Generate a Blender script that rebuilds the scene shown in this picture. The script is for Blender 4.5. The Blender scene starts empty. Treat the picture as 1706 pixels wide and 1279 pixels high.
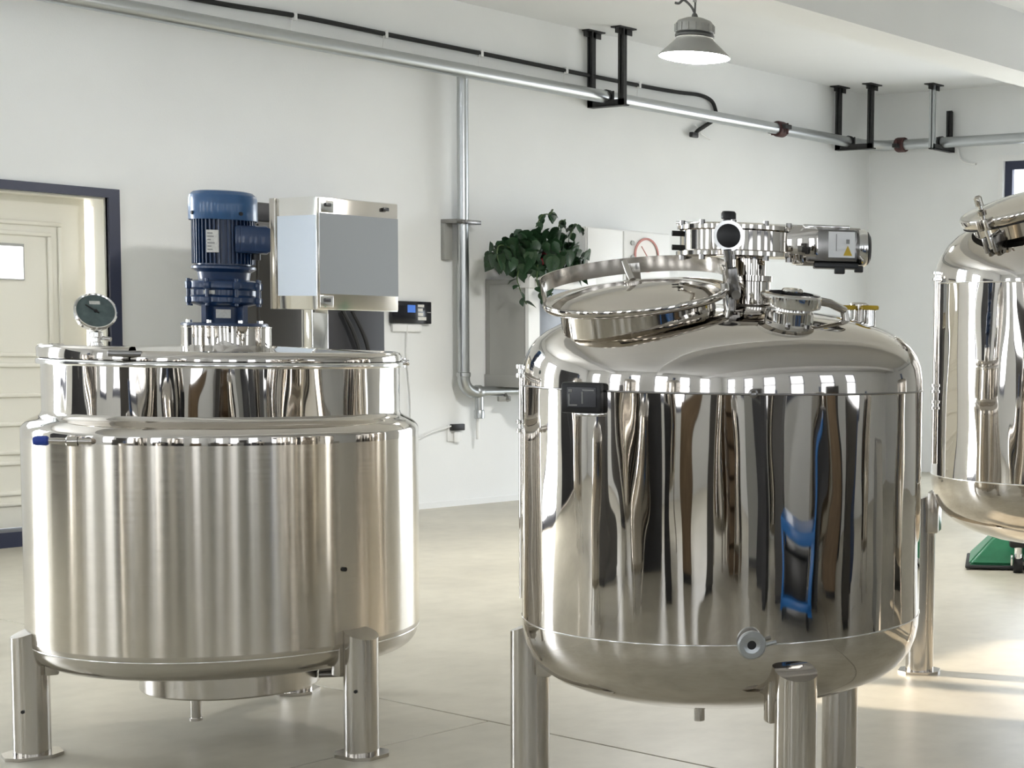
import bpy, bmesh, math, random
from mathutils import Vector, Matrix
random.seed(7)
scene = bpy.context.scene
COL = scene.collection
PI = math.pi

# ------------------------------------------------------------------ camera
EYE = 1.485
F, CX, CY, TH, RO, AZ = 2712.0, 1643.0, 770.0, .0757, .0198, .564   # pixels / radians, 1706 x 1279 frame
cr, sr = math.cos(RO), math.sin(RO)
rt = Vector((1, 0, 0)); up = Vector((0, math.sin(TH), math.cos(TH))); fw = Vector((0, math.cos(TH), -math.sin(TH)))
right = cr * rt + sr * up; upv = -sr * rt + cr * up
RM = Matrix(((math.sin(AZ), math.cos(AZ), 0), (-math.cos(AZ), math.sin(AZ), 0), (0, 0, 1)))
right, upv, fw = RM @ right, RM @ upv, RM @ fw
cam_data = bpy.data.cameras.new('camera')
cam = bpy.data.objects.new('camera', cam_data); COL.objects.link(cam)
mw = Matrix((right, upv, -fw)).transposed().to_4x4(); mw.translation = Vector((0, 0, EYE))
cam.matrix_world = mw
cam_data.sensor_fit = 'HORIZONTAL'; cam_data.sensor_width = 36.0
cam_data.lens = F / 1706 * 36.0
cam_data.shift_x = (853 - CX) / 1706
cam_data.shift_y = (CY - 639.5) / 1706
cam_data.clip_start = .05
scene.camera = cam

# ------------------------------------------------------------------ world, sun, exposure
world = bpy.data.worlds.new('world'); scene.world = world; world.use_nodes = True
bg = world.node_tree.nodes['Background']
bg.inputs[0].default_value = (.86, .93, 1.0, 1); bg.inputs[1].default_value = 4.5
sun_d = bpy.data.lights.new('sun', 'SUN'); sun_d.energy = 8.0; sun_d.angle = .0093; sun_d.color = (1, .84, .68)
sun = bpy.data.objects.new('sun', sun_d); COL.objects.link(sun)
sun_dir = Vector((.30, -.954, -.306)).normalized()          # direction the light travels
sun.rotation_euler = sun_dir.to_track_quat('-Z', 'Y').to_euler()
sun.location = (-2, 26, 8)
vs = scene.view_settings
vs.view_transform = 'Standard'; vs.look = 'None'; vs.exposure = 0.78; vs.gamma = 1.0
vs.use_curve_mapping = False
PANE_STRENGTH = 3.0          # daylight behind the end-wall window
PANE_LEFT = 3.2             # windows in the wall left of the camera
PANE_FRONT = 1.5            # windows behind the camera, shaded side
PANE_DOOR = 14.0            # glazed door in the back wall, outside the frame

# ------------------------------------------------------------------ materials
MATS = {}
def new_mat(name):
    m = bpy.data.materials.new(name); m.use_nodes = True; MATS[name] = m
    return m, m.node_tree.nodes, m.node_tree.links, m.node_tree.nodes['Principled BSDF']
def plain(name, col, rough=.5, metal=0., coat=0., spec=.5, vary=0., vscale=8., bump=0., bscale=60., emit=0.):
    m, N, L, b = new_mat(name)
    b.inputs['Base Color'].default_value = (*col, 1); b.inputs['Roughness'].default_value = rough
    b.inputs['Metallic'].default_value = metal; b.inputs['Coat Weight'].default_value = coat
    b.inputs['Specular IOR Level'].default_value = spec
    tc = N.new('ShaderNodeTexCoord')
    if vary:
        n = N.new('ShaderNodeTexNoise'); n.inputs['Scale'].default_value = vscale; n.inputs['Detail'].default_value = 4
        L.new(tc.outputs['Object'], n.inputs['Vector'])
        r = N.new('ShaderNodeValToRGB')
        r.color_ramp.elements[0].position = .3; r.color_ramp.elements[1].position = .7
        r.color_ramp.elements[0].color = (*[c * (1 - vary) for c in col], 1)
        r.color_ramp.elements[1].color = (*[min(1, c * (1 + vary)) for c in col], 1)
        L.new(n.outputs['Fac'], r.inputs['Fac']); L.new(r.outputs['Color'], b.inputs['Base Color'])
    if bump:
        n2 = N.new('ShaderNodeTexNoise'); n2.inputs['Scale'].default_value = bscale
        L.new(tc.outputs['Object'], n2.inputs['Vector'])
        bp = N.new('ShaderNodeBump'); bp.inputs['Strength'].default_value = bump; bp.inputs['Distance'].default_value = .01
        L.new(n2.outputs['Fac'], bp.inputs['Height']); L.new(bp.outputs['Normal'], b.inputs['Normal'])
    if emit:
        b.inputs['Emission Color'].default_value = (*col, 1); b.inputs['Emission Strength'].default_value = emit
    return m
def steel(name, col, rough, aniso=0., wave=0., wsc=(4.5, 4.5, .5), grain=0.):
    m, N, L, b = new_mat(name)
    b.inputs['Base Color'].default_value = (*col, 1); b.inputs['Metallic'].default_value = 1
    b.inputs['Roughness'].default_value = rough
    tc = N.new('ShaderNodeTexCoord')
    if aniso:
        b.inputs['Anisotropic'].default_value = aniso; b.inputs['Anisotropic Rotation'].default_value = .25
        t = N.new('ShaderNodeTangent'); t.direction_type = 'RADIAL'; t.axis = 'Z'
        L.new(t.outputs['Tangent'], b.inputs['Tangent'])
    last = None
    if wave:
        mp = N.new('ShaderNodeMapping'); mp.inputs['Scale'].default_value = wsc
        L.new(tc.outputs['Object'], mp.inputs['Vector'])
        n = N.new('ShaderNodeTexNoise'); n.inputs['Scale'].default_value = 1.0; n.inputs['Detail'].default_value = 1.5
        L.new(mp.outputs['Vector'], n.inputs['Vector'])
        bp = N.new('ShaderNodeBump'); bp.inputs['Strength'].default_value = 1.0; bp.inputs['Distance'].default_value = wave
        L.new(n.outputs['Fac'], bp.inputs['Height']); L.new(bp.outputs['Normal'], b.inputs['Normal'])
    if grain:
        mp = N.new('ShaderNodeMapping'); mp.inputs['Scale'].default_value = (3, 3, 260)
        L.new(tc.outputs['Object'], mp.inputs['Vector'])
        n = N.new('ShaderNodeTexNoise'); n.inputs['Scale'].default_value = 1.0; n.inputs['Detail'].default_value = 3
        L.new(mp.outputs['Vector'], n.inputs['Vector'])
        mr = N.new('ShaderNodeMapRange'); mr.inputs['To Min'].default_value = rough - grain; mr.inputs['To Max'].default_value = rough + grain
        L.new(n.outputs['Fac'], mr.inputs['Value']); L.new(mr.outputs['Result'], b.inputs['Roughness'])
    return m
def emitter(name, col, strength):
    m, N, L, b = new_mat(name)
    b.inputs['Base Color'].default_value = (.9, .9, .9, 1)
    b.inputs['Emission Color'].default_value = (*col, 1); b.inputs['Emission Strength'].default_value = strength
    return m

steel('mirror_steel', (.69, .65, .60), .03, wave=.015, wsc=(4.5, 4.5, 1.1))
steel('mirror_dome', (.64, .60, .55), .05, wave=.004)
steel('brushed_steel', (.68, .635, .565), .18, aniso=1.0, wave=.0025, grain=.05)
steel('satin_steel', (.56, .53, .49), .17, wave=.004)
steel('bright_steel', (.85, .84, .82), .10)
steel('dark_steel', (.30, .29, .28), .25)
steel('galvanised', (.52, .54, .55), .33, grain=.06)
plain('wall_paint', (.825, .835, .83), .75, vary=.025, vscale=1.3, bump=.05, bscale=90)
plain('ceiling_paint', (.80, .81, .81), .85, vary=.02, vscale=1.0)
plain('navy', (.022, .028, .06), .4)
plain('cream', (.84, .82, .73), .45)
plain('blue_paint', (.009, .036, .11), .32, coat=.3)
plain('blue_pale', (.035, .115, .27), .28, coat=.3)
plain('cart_blue', (.02, .15, .46), .35)
plain('blue_cap', (.02, .06, .38), .35)
plain('black', (.012, .012, .013), .4)
plain('black_iron', (.018, .018, .018), .55, vary=.3, vscale=30)
plain('black_gloss', (.012, .012, .016), .12)
plain('rubber', (.02, .02, .02), .8)
plain('white_plastic', (.85, .85, .84), .4)
plain('grey_film', (.165, .178, .19), .35, coat=.3)
plain('pale_film', (.66, .73, .83), .35)
plain('dark_cabinet', (.052, .048, .044), .45)
plain('near_black_cabinet', (.015, .015, .018), .5)
plain('grey_cabinet', (.36, .36, .34), .5)
plain('grey_glass', (.22, .235, .26), .08)
plain('lamp_grey', (.34, .34, .32), .45)
plain('lamp_dark', (.10, .10, .095), .5)
plain('green_plastic', (.03, .17, .085), .3, vary=.25, vscale=9, bump=.6, bscale=9)
plain('leaf', (.018, .05, .02), .35, vary=.5, vscale=14)
plain('stem', (.06, .10, .03), .6)
plain('red_pot', (.42, .04, .06), .4)
plain('red_iron', (.055, .018, .017), .5, vary=.3, vscale=30)
plain('yellow', (.62, .42, .03), .5)
plain('label_white', (.74, .73, .69), .5, vary=.12, vscale=120)
plain('label_print', (.28, .28, .27), .6)
plain('blue_screen', (.03, .10, .35), .3, emit=.6)
plain('dial_face', (.10, .14, .14), .12, vary=.2, vscale=40)
plain('dial_white', (.80, .76, .72), .4)
plain('red_ring', (.50, .20, .17), .5)
plain('weld', (.35, .33, .30), .45, metal=1)
plain('wood', (.22, .15, .09), .6, vary=.25, vscale=5)
plain('joint', (.10, .095, .085), .9)
plain('outside_ground', (.72, .68, .60), .9)
emitter('daylight_pane', (.90, .945, 1.0), PANE_STRENGTH)
emitter('daylight_front', (.90, .945, 1.0), PANE_FRONT)
emitter('daylight_door', (.90, .945, 1.0), PANE_DOOR)
emitter('daylight_left', (.90, .945, 1.0), PANE_LEFT)
emitter('door_light', (.95, .98, 1.0), 2.2)
emitter('lamp_light', (1, .985, .95), 200.0)
def clear_glass():
    m, N, L, b = new_mat('clear_glass')
    t = N.new('ShaderNodeBsdfTransparent'); t.inputs[0].default_value = (.96, .97, .97, 1)
    g = N.new('ShaderNodeBsdfGlossy'); g.inputs['Roughness'].default_value = .02
    mx = N.new('ShaderNodeMixShader'); mx.inputs[0].default_value = .06
    L.new(t.outputs[0], mx.inputs[1]); L.new(g.outputs[0], mx.inputs[2]); L.new(mx.outputs[0], N['Material Output'].inputs['Surface'])
clear_glass()
def floor_material():
    m, N, L, b = new_mat('polished_concrete')
    tc = N.new('ShaderNodeTexCoord'); geo = N.new('ShaderNodeNewGeometry')
    n1 = N.new('ShaderNodeTexNoise'); n1.inputs['Scale'].default_value = 1.1; n1.inputs['Detail'].default_value = 7; n1.inputs['Roughness'].default_value = .62
    n2 = N.new('ShaderNodeTexNoise'); n2.inputs['Scale'].default_value = 9.; n2.inputs['Detail'].default_value = 6
    L.new(geo.outputs['Position'], n1.inputs['Vector']); L.new(geo.outputs['Position'], n2.inputs['Vector'])
    r = N.new('ShaderNodeValToRGB')
    r.color_ramp.elements[0].position = .32; r.color_ramp.elements[0].color = (.44, .41, .33, 1)
    r.color_ramp.elements[1].position = .66; r.color_ramp.elements[1].color = (.57, .535, .44, 1)
    mx = N.new('ShaderNodeMixRGB'); mx.blend_type = 'MULTIPLY'; mx.inputs['Fac'].default_value = .35
    r2 = N.new('ShaderNodeValToRGB'); r2.color_ramp.elements[0].position = .25; r2.color_ramp.elements[0].color = (.72, .71, .69, 1)
    r2.color_ramp.elements[1].position = .6; r2.color_ramp.elements[1].color = (1, 1, 1, 1)
    L.new(n1.outputs['Fac'], r.inputs['Fac']); L.new(n2.outputs['Fac'], r2.inputs['Fac'])
    L.new(r.outputs['Color'], mx.inputs['Color1']); L.new(r2.outputs['Color'], mx.inputs['Color2'])
    L.new(mx.outputs['Color'], b.inputs['Base Color'])
    mr = N.new('ShaderNodeMapRange'); mr.inputs['To Min'].default_value = .30; mr.inputs['To Max'].default_value = .46
    L.new(n1.outputs['Fac'], mr.inputs['Value']); L.new(mr.outputs['Result'], b.inputs['Roughness'])
    bp = N.new('ShaderNodeBump'); bp.inputs['Strength'].default_value = .12; bp.inputs['Distance'].default_value = .01
    L.new(n2.outputs['Fac'], bp.inputs['Height']); L.new(bp.outputs['Normal'], b.inputs['Normal'])
floor_material()

# ------------------------------------------------------------------ mesh helpers
class MB:
    def __init__(s): s.bm = bmesh.new()
    def _add(s, verts, faces, m=None):
        vv = [s.bm.verts.new(m @ Vector(v) if m else Vector(v)) for v in verts]
        for f in faces:
            try: s.bm.faces.new([vv[i] for i in f])
            except ValueError: pass
        return s
    def box(s, x0, x1, y0, y1, z0, z1, bevel=0., m=None, seg=2):
        b = bmesh.new(); bmesh.ops.create_cube(b, size=1.0)
        for v in b.verts:
            v.co = Vector(((x0 + x1) / 2 + v.co.x * (x1 - x0), (y0 + y1) / 2 + v.co.y * (y1 - y0), (z0 + z1) / 2 + v.co.z * (z1 - z0)))
        if bevel: bmesh.ops.bevel(b, geom=b.edges[:], offset=bevel, segments=seg, affect='EDGES', profile=.5)
        b.verts.index_update()
        s._add([v.co.copy() for v in b.verts], [[v.index for v in f.verts] for f in b.faces], m); b.free(); return s
    def lathe(s, prof, seg=64, a0=0., a1=2 * PI, m=None, cap=False):
        full = abs(a1 - a0 - 2 * PI) < 1e-6
        n = seg if full else seg + 1
        verts, idx = [], []
        for r, z in prof:
            if r < 1e-6: idx.append([len(verts)] * n); verts.append((0, 0, z)); continue
            row = []
            for i in range(n):
                a = a0 + (a1 - a0) * i / seg
                row.append(len(verts)); verts.append((r * math.cos(a), r * math.sin(a), z))
            idx.append(row)
        faces = []
        for j in range(len(prof) - 1):
            for i in range(seg):
                k = (i + 1) % n if full else i + 1
                q = [idx[j][i], idx[j][k], idx[j + 1][k], idx[j + 1][i]]
                o = []
                for t in q:
                    if t not in o: o.append(t)
                if len(o) > 2: faces.append(o)
        if cap and not full:
            faces.append([idx[j][0] for j in range(len(prof))]); faces.append([idx[j][-1] for j in range(len(prof))][::-1])
        return s._add(verts, faces, m)
    def cyl(s, p0, p1, r0, r1=None, seg=24, cap=True, m=None):
        p0, p1 = Vector(p0), Vector(p1); r1 = r0 if r1 is None else r1
        q = (p1 - p0).to_track_quat('Z', 'Y').to_matrix().to_4x4(); q.translation = p0
        h = (p1 - p0).length
        prof = [(r0, 0), (r1, h)]
        if cap: prof = [(0, 0)] + prof + [(0, h)]
        return s.lathe(prof, seg, m=(m @ q if m else q))
    def axis_lathe(s, p0, d, prof, seg=32, m=None):
        q = Vector(d).to_track_quat('Z', 'Y').to_matrix().to_4x4(); q.translation = Vector(p0)
        return s.lathe(prof, seg, m=(m @ q if m else q))
    def tube(s, pts, r, seg=12, m=None, cap=True):
        pts = [Vector(p) for p in pts]; rows = []; verts = []
        u = None
        for i, p in enumerate(pts):
            t = (pts[min(i + 1, len(pts) - 1)] - pts[max(i - 1, 0)]).normalized()
            if u is None: u = t.orthogonal().normalized()
            u = (u - t * u.dot(t)).normalized(); w = t.cross(u)
            rr = r[i] if isinstance(r, (list, tuple)) else r
            rows.append([len(verts) + k for k in range(seg)])
            verts += [p + u * (rr * math.cos(2 * PI * k / seg)) + w * (rr * math.sin(2 * PI * k / seg)) for k in range(seg)]
        faces = []
        for j in range(len(rows) - 1):
            for k in range(seg): faces.append([rows[j][k], rows[j][(k + 1) % seg], rows[j + 1][(k + 1) % seg], rows[j + 1][k]])
        if cap: faces += [rows[0][::-1], rows[-1]]
        return s._add(verts, faces, m)
    def prism(s, poly, z0, z1, m=None):
        n = len(poly)
        v = [(x, y, z0) for x, y in poly] + [(x, y, z1) for x, y in poly]
        f = [list(range(n))[::-1], list(range(n, 2 * n))] + [[i, (i + 1) % n, n + (i + 1) % n, n + i] for i in range(n)]
        return s._add(v, f, m)
    def mesh(s, name, mat, angle=38):
        bmesh.ops.recalc_face_normals(s.bm, faces=s.bm.faces[:])
        me = bpy.data.meshes.new(name); s.bm.to_mesh(me); s.bm.free()
        me.materials.append(MATS[mat])
        if len(me.polygons):
            me.polygons.foreach_set('use_smooth', [True] * len(me.polygons))
            me.set_sharp_from_angle(angle=math.radians(angle))
        return me
    def build(s, name, mat, parent=None, angle=38, label=None):
        return obj(name, s.mesh(name, mat, angle), parent, label)
def obj(name, me, parent=None, label=None):
    o = bpy.data.objects.new(name, me); COL.objects.link(o); o.parent = parent
    if label: o['label'] = label
    return o
def thing(name, label, cat, loc=(0, 0, 0), rz=0., group=None):
    o = bpy.data.objects.new(name, None); COL.objects.link(o); o.empty_display_size = .1
    o.location = loc; o.rotation_euler = (0, 0, rz)
    return tag(o, label, cat, group)
def tag(o, label, cat, group=None):
    o['label'] = label; o['category'] = cat
    if group: o['group'] = group
    return o
def struct(o, label=None):
    o['kind'] = 'structure'
    if label: o['label'] = label
    return o
def dup(o, parent=None):
    c = o.copy(); COL.objects.link(c); c.parent = parent
    for ch in list(o.children): dup(ch, c)
    return c
def sempty(name, loc=(0, 0, 0)):
    o = bpy.data.objects.new(name, None); COL.objects.link(o); o.location = loc; o.empty_display_size = .1
    o['kind'] = 'structure'; return o
def T(x, y, z): return Matrix.Translation((x, y, z))
def arc(cx, cz, r, a0, a1, n):
    return [(cx + r * math.cos(math.radians(a0 + (a1 - a0) * i / n)), cz + r * math.sin(math.radians(a0 + (a1 - a0) * i / n))) for i in range(n + 1)]
def spline(pts, n=8):
    P = [Vector(p) for p in pts]; out = []
    for i in range(len(P) - 1):
        p0, p1, p2, p3 = P[max(i - 1, 0)], P[i], P[i + 1], P[min(i + 2, len(P) - 1)]
        for k in range(n):
            t = k / n
            out.append(.5 * ((2 * p1) + (p2 - p0) * t + (2 * p0 - 5 * p1 + 4 * p2 - p3) * t * t + (3 * p1 - p0 - 3 * p2 + p3) * t ** 3))
    return out + [P[-1]]

# ------------------------------------------------------------------ the room
XW, XE, YS, YN, ZC = -6.0, 14.84, -4.5, 11.015, 4.165
floor = struct(MB().box(XW - .2, XE + .2, YS - .2, YN + .4, -.2, -.012).build('floor', 'joint'), 'pale warm grey polished concrete floor in large slabs')
for (x0, x1, y0, y1) in [(XW, -1.85, YS, -1.16), (XW, -1.85, -1.16, 4.84), (XW, -1.85, 4.84, YN), (-1.85, 4.15, YS, -1.16), (-1.85, 4.15, -1.16, 4.84), (-1.85, 4.15, 4.84, YN), (4.15, XE, YS, -1.16), (4.15, XE, -1.16, YN)]:
        g = .004
        MB().box(x0 + g, x1 - g, y0 + g, y1 - g, -.012, 0, bevel=.002, seg=1).build('slab', 'polished_concrete', floor)
struct(MB().box(XW - .2, XE + .2, YS - .2, YN + .4, ZC, ZC + .2).build('ceiling', 'ceiling_paint'), 'pale grey ceiling above the tanks')
# north wall (behind the tanks) with a door opening, a lit glass door further left and a dark door
def wall_x(name, y0, y1, openings, label):
    """wall running along x between XW and XE, openings = [(x0, x1, z0, z1)]"""
    mb = MB(); cur = XW - .2
    for x0, x1, z0, z1 in sorted(openings):
        mb.box(cur, x0, y0, y1, 0, ZC)
        if z1 < ZC: mb.box(x0, x1, y0, y1, z1, ZC)
        if z0 > 0: mb.box(x0, x1, y0, y1, 0, z0)
        cur = x1
    mb.box(cur, XE + .2, y0, y1, 0, ZC)
    return struct(mb.build(name, 'wall_paint'), label)
def wall_y(name, x0, x1, openings, label):
    mb = MB(); cur = YS
    for y0, y1, z0, z1 in sorted(openings):
        mb.box(x0, x1, cur, y0, 0, ZC)
        if z1 < ZC: mb.box(x0, x1, y0, y1, z1, ZC)
        if z0 > 0: mb.box(x0, x1, y0, y1, 0, z0)
        cur = y1
    mb.box(x0, x1, cur, YN, 0, ZC)
    return struct(mb.build(name, 'wall_paint'), label)
SWX = [-5.2, -3.0, -.6, 1.8, 4.2, 6.6]; WWY = [-3.2, -.8, 1.6, 4.0, 6.4, 8.8]
DX0, DX1, DZ = 4.85, 6.2, 2.32
wall_x('wall_back', YN, YN + .3, [(DX0, DX1, 0, DZ), (.1, 1.7, 0, 3.2), (2.80, 4.65, 2.2, 3.6), (-3.6, -.7, 0, 2.9)], 'white painted wall with pipes behind the tanks')
wall_y('wall_right', XE, XE + .25, [(4.55, 9.24, 0, 3.37)], 'white painted end wall beyond the right tank')
wall_x('wall_front', YS - .25, YS, [*[(x, x + 1.2, .9, 3.5) for x in SWX]], 'white painted wall behind the camera')
wall_y('wall_left', XW - .25, XW, [(y, y + 1.2, .9, 3.5) for y in WWY], 'white painted wall left of the camera')
MB().box(XE + .25, XE + 9, -14, 14, -.2, -.02).build('ground_outside', 'outside_ground')['kind'] = 'structure'
struct(MB().box(-8, XE + .25, -16, YS - .26, -.2, -.02).build('ground_outside', 'outside_ground'))
for i, (y0, y1) in enumerate([(7.1, 7.52), (2.3, 2.72), (-2.5, -2.08)]):
    struct(MB().box(XW, XE, y0, y1, 3.69, ZC).build('trim_%d' % (i + 1), 'ceiling_paint'), 'white concrete ceiling beam')

def glazing(name, axis, pos, a0, a1, z0, z1, cols, rows, label, frame='navy', pane='daylight_pane', fw_=.09, depth=.10, facing=-1, bar=.06):
    """framed window in a wall; axis 'x' = wall runs along x at y=pos"""
    root = sempty(name); root['label'] = label
    def bx(mb, u0, u1, d0, d1, v0, v1):
        if axis == 'x': mb.box(u0, u1, pos + d0, pos + d1, v0, v1)
        else: mb.box(pos + d0, pos + d1, u0, u1, v0, v1)
    f = MB()
    bx(f, a0, a0 + fw_, -depth / 2, depth / 2, z0, z1); bx(f, a1 - fw_, a1, -depth / 2, depth / 2, z0, z1)
    bx(f, a0 + fw_, a1 - fw_, -depth / 2, depth / 2, z1 - fw_, z1); bx(f, a0 + fw_, a1 - fw_, -depth / 2, depth / 2, z0, z0 + fw_)
    f.build('window_frame', frame, root)
    A0, A1, B0, B1 = a0 + fw_, a1 - fw_, z0 + fw_, z1 - fw_
    for i in range(1, cols):
        c = A0 + (A1 - A0) * i / cols; m = MB(); bx(m, c - bar / 2, c + bar / 2, -depth / 2, depth / 2, B0, B1); m.build('mullion', frame, root)
    for j in range(1, rows):
        c = B0 + (B1 - B0) * j / rows; m = MB(); bx(m, A0, A1, -depth / 2 + .01, depth / 2 - .01, c - bar / 2, c + bar / 2); m.build('transom', frame, root)
    for i in range(cols):
        for j in range(rows):
            m = MB(); c0 = A0 + (A1 - A0) * i / cols; c1 = A0 + (A1 - A0) * (i + 1) / cols
            d0 = B0 + (B1 - B0) * j / rows; d1 = B0 + (B1 - B0) * (j + 1) / rows
            bx(m, c0, c1, -.006, .006, d0, d1); m.build('pane', pane, root)
    return root
glazing('window_1', 'y', XE + .08, 4.55, 9.24, 2.42, 3.37, 4, 1, 'tall navy framed window blazing with daylight beside the right tank')
rv = MB().box(XE - .012, XE + .0, 9.24, 9.30, 0, 3.43).box(XE - .012, XE, 4.49, 9.24, 3.37, 3.43).build('trim_4', 'white_plastic'); struct(rv, 'white window surround on the end wall')
wn = glazing('window_19', 'x', YN + .25, 2.80, 4.65, 2.2, 3.6, 1, 1, 'clear high window in the back wall left of the panelled door', pane='clear_glass', fw_=.05, bar=.12)
MB().box(3.33, 3.45, YN + .20, YN + .30, 2.25, 3.55).build('mullion', 'navy', wn)
glazing('window_2', 'x', YN + .12, .1, 1.7, 0, 3.2, 2, 1, 'bright glazed door in the back wall left of the panelled door', pane='daylight_door')
for i, x0 in enumerate(SWX): glazing('window_%d' % (3 + i), 'x', YS - .12, x0, x0 + 1.2, .9, 3.5, 1, 2, 'narrow daylit window in the wall behind the camera', pane='daylight_front')
for i, y0 in enumerate(WWY): glazing('window_%d' % (9 + i), 'y', XW - .12, y0, y0 + 1.2, .9, 3.5, 1, 2, 'narrow daylit window in the wall left of the camera', pane='daylight_left')
# open doorway in the end wall, hidden by the tanks
le = sempty('door_3'); le['label'] = 'open doorway under the bright window in the end wall'
MB().box(XE - .02, XE + .13, 4.55, 9.24, 2.36, 2.42).box(XE - .02, XE + .13, 4.55, 4.61, 0, 2.36).box(XE - .02, XE + .13, 9.18, 9.24, 0, 2.36).build('door_frame', 'navy', le)
# dark door in the back wall
dd = sempty('door_2'); dd['label'] = 'black double door in the back wall'
for k in range(2):
    lf = MB().box(-3.6 + 1.45 * k + .01, -3.6 + 1.45 * (k + 1) - .01, YN + .05, YN + .10, 0, 2.9).build('door_leaf', 'near_black_cabinet', dd)
    MB().box(-2.24 + k * .15, -2.21 + k * .15, YN - .03, YN + .05, 1.0, 1.2).build('handle', 'bright_steel', lf)

# panelled cream door in a navy frame
d1 = sempty('door_1'); d1['label'] = 'cream panelled door set deep in a navy frame'
MB().box(DX1, DX1 + .075, YN - .025, YN + .02, 0, DZ + .06).box(DX0 - .075, DX0, YN - .025, YN + .02, 0, DZ + .06)\
    .box(DX0, DX1, YN - .025, YN + .02, DZ, DZ + .06).build('door_frame', 'navy', d1)
MB().box(DX1 - .012, DX1 + .0, YN + .02, YN + .3, .1, DZ).box(DX0, DX0 + .012, YN + .02, YN + .3, .1, DZ)\
    .box(DX0 + .012, DX1 - .012, YN + .02, YN + .3, DZ - .012, DZ).build('door_reveal', 'cream', d1)
MB().box(DX0, DX1, YN + .0, YN + .3, 0, .10).build('threshold', 'navy', d1)
LY = YN + .2
for k, (lx0, lx1) in enumerate([(0, 0), (DX0 + .012, DX1 - .045)]):
    if k == 0: continue
    leaf = MB().box(lx0, lx1, LY, LY + .05, .105, DZ - .012).build('door_leaf', 'cream', d1)
    px0, px1 = lx0 + .16, lx1 - .16
    for (z0, z1) in [(1.17, 2.14), (.78, 1.00), (.25, .62)]:
        for q in (0, .07):
            w = .028
            a0, a1, b0, b1 = px0 + q, px1 - q, z0 + q, z1 - q
            MB().box(a0, a1, LY - .018, LY, b1 - w, b1, bevel=.007).box(a0, a1, LY - .018, LY, b0, b0 + w, bevel=.007)\
                .box(a0, a0 + w, LY - .018, LY, b0 + w, b1 - w, bevel=.007).box(a1 - w, a1, LY - .018, LY, b0 + w, b1 - w, bevel=.007).build('panel_moulding', 'cream', leaf)
            if z1 - z0 < .3: break
    if k == 1:
        MB().box(5.36, 5.745, LY - .012, LY - .001, 1.745, 1.985).build('door_window_frame', 'grey_cabinet', leaf)
        MB().box(5.37, 5.735, LY - .016, LY - .010, 1.755, 1.965).build('pane', 'door_light', leaf)
struct(MB().box(DX1 + .075, XE, YN - .012, YN, 0, .05).build('baseboard_back', 'wall_paint'), 'thin white skirting along the back wall')

# ------------------------------------------------------------------ shared tank pieces
def cam_rz(x, y): return math.atan2(-y, -x) + PI / 2
def leg(parent, x, tow, top, r, slope=.35, foot=.095, hole=None, mat='satin_steel', bottom=0.):
    """tubular leg, top cut on a slant towards the tank"""
    y = -tow; out = Vector((x, y, 0)).normalized()
    mb = MB(); n = 36; v = []; f = []
    for k in range(n):
        a = 2 * PI * k / n; dx, dy = r * math.cos(a), r * math.sin(a)
        v.append((x + dx, y + dy, bottom + .012))
    for k in range(n):
        a = 2 * PI * k / n; dx, dy = r * math.cos(a), r * math.sin(a)
        v.append((x + dx, y + dy, top - slope * (dx * out.x + dy * out.y + r)))
    f = [[k, (k + 1) % n, n + (k + 1) % n, n + k] for k in range(n)] + [list(range(n))[::-1], list(range(n, 2 * n))]
    mb._add(v, f)
    lg = mb.build('leg', mat, parent, angle=30)
    mr = Matrix.Rotation(math.atan2(out.y, out.x), 4, 'Z')
    poly = [(foot * 1.0, -foot * .45), (foot * 1.0, foot * .45), (foot * .55, foot * .85), (-foot * .55, foot * .85), (-foot, foot * .45), (-foot, -foot * .45), (-foot * .55, -foot * .85), (foot * .55, -foot * .85)]
    MB().prism(poly, bottom, bottom + .012, m=T(x, y, 0) @ mr).build('foot_plate', mat, lg)
    # backing plate between leg and tank wall
    MB().box(-r - .018, -r * .55, -r * 1.12, r * 1.12, top - .17, top + .012, bevel=.006, m=T(x, y, 0) @ mr).build('backing_plate', mat, lg)
    if hole:
        ang, hz = hole
        hx, hy = x + r * math.sin(ang), y - r * math.cos(ang)
        d = Vector((math.sin(ang), -math.cos(ang), 0))
        MB().cyl(Vector((hx, hy, hz)) - d * .002, Vector((hx, hy, hz)) + d * .004, .006, seg=10).build('screw', 'black', lg)
    return lg
def bead(r, z, w=.004):
    return [(r + w * math.cos(a), z + w * math.sin(a)) for a in [PI * k / 6 - PI / 2 for k in range(7)]]

# ------------------------------------------------------------------ left tank: jacketed, brushed
t1p = (3.503, 5.465, 0)
t1 = thing('jacketed_mixing_tank', 'squat brushed steel mixing tank with a blue motor on its lid, nearest the panelled door', 'tank', t1p, cam_rz(3.503, 5.465))
MB().lathe([(.650, .395), (.650, 1.088)], 160).build('jacket_wall', 'brushed_steel', t1)
MB().lathe([(.650, 1.088), (.650, 1.112), (.6488, 1.118), (.646, 1.124), (.641, 1.131), (.633, 1.139), (.623, 1.146), (.611, 1.152), (.600, 1.157), (.592, 1.163), (.587, 1.170), (.585, 1.178)], 160).build('jacket_shoulder', 'mirror_dome', t1, angle=60)
MB().lathe([(.585, 1.174), (.585, 1.345)], 160).build('neck', 'mirror_steel', t1)
MB().lathe([(.650, .395), (.649, .382), (.644, .370)] + arc(.575, .372, .068, -5, -85, 12) + [(.50, .292), (.30, .275), (0, .27)], 128).build('bottom_dish', 'satin_steel', t1, angle=60)
MB().lathe(bead(.646, .376, .003), 128).build('weld_bead', 'bright_steel', t1)
MB().lathe([(.302, .285), (.302, .180), (.297, .174), (.05, .174), (0, .174)], 96).build('bottom_skirt', 'satin_steel', t1)
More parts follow.
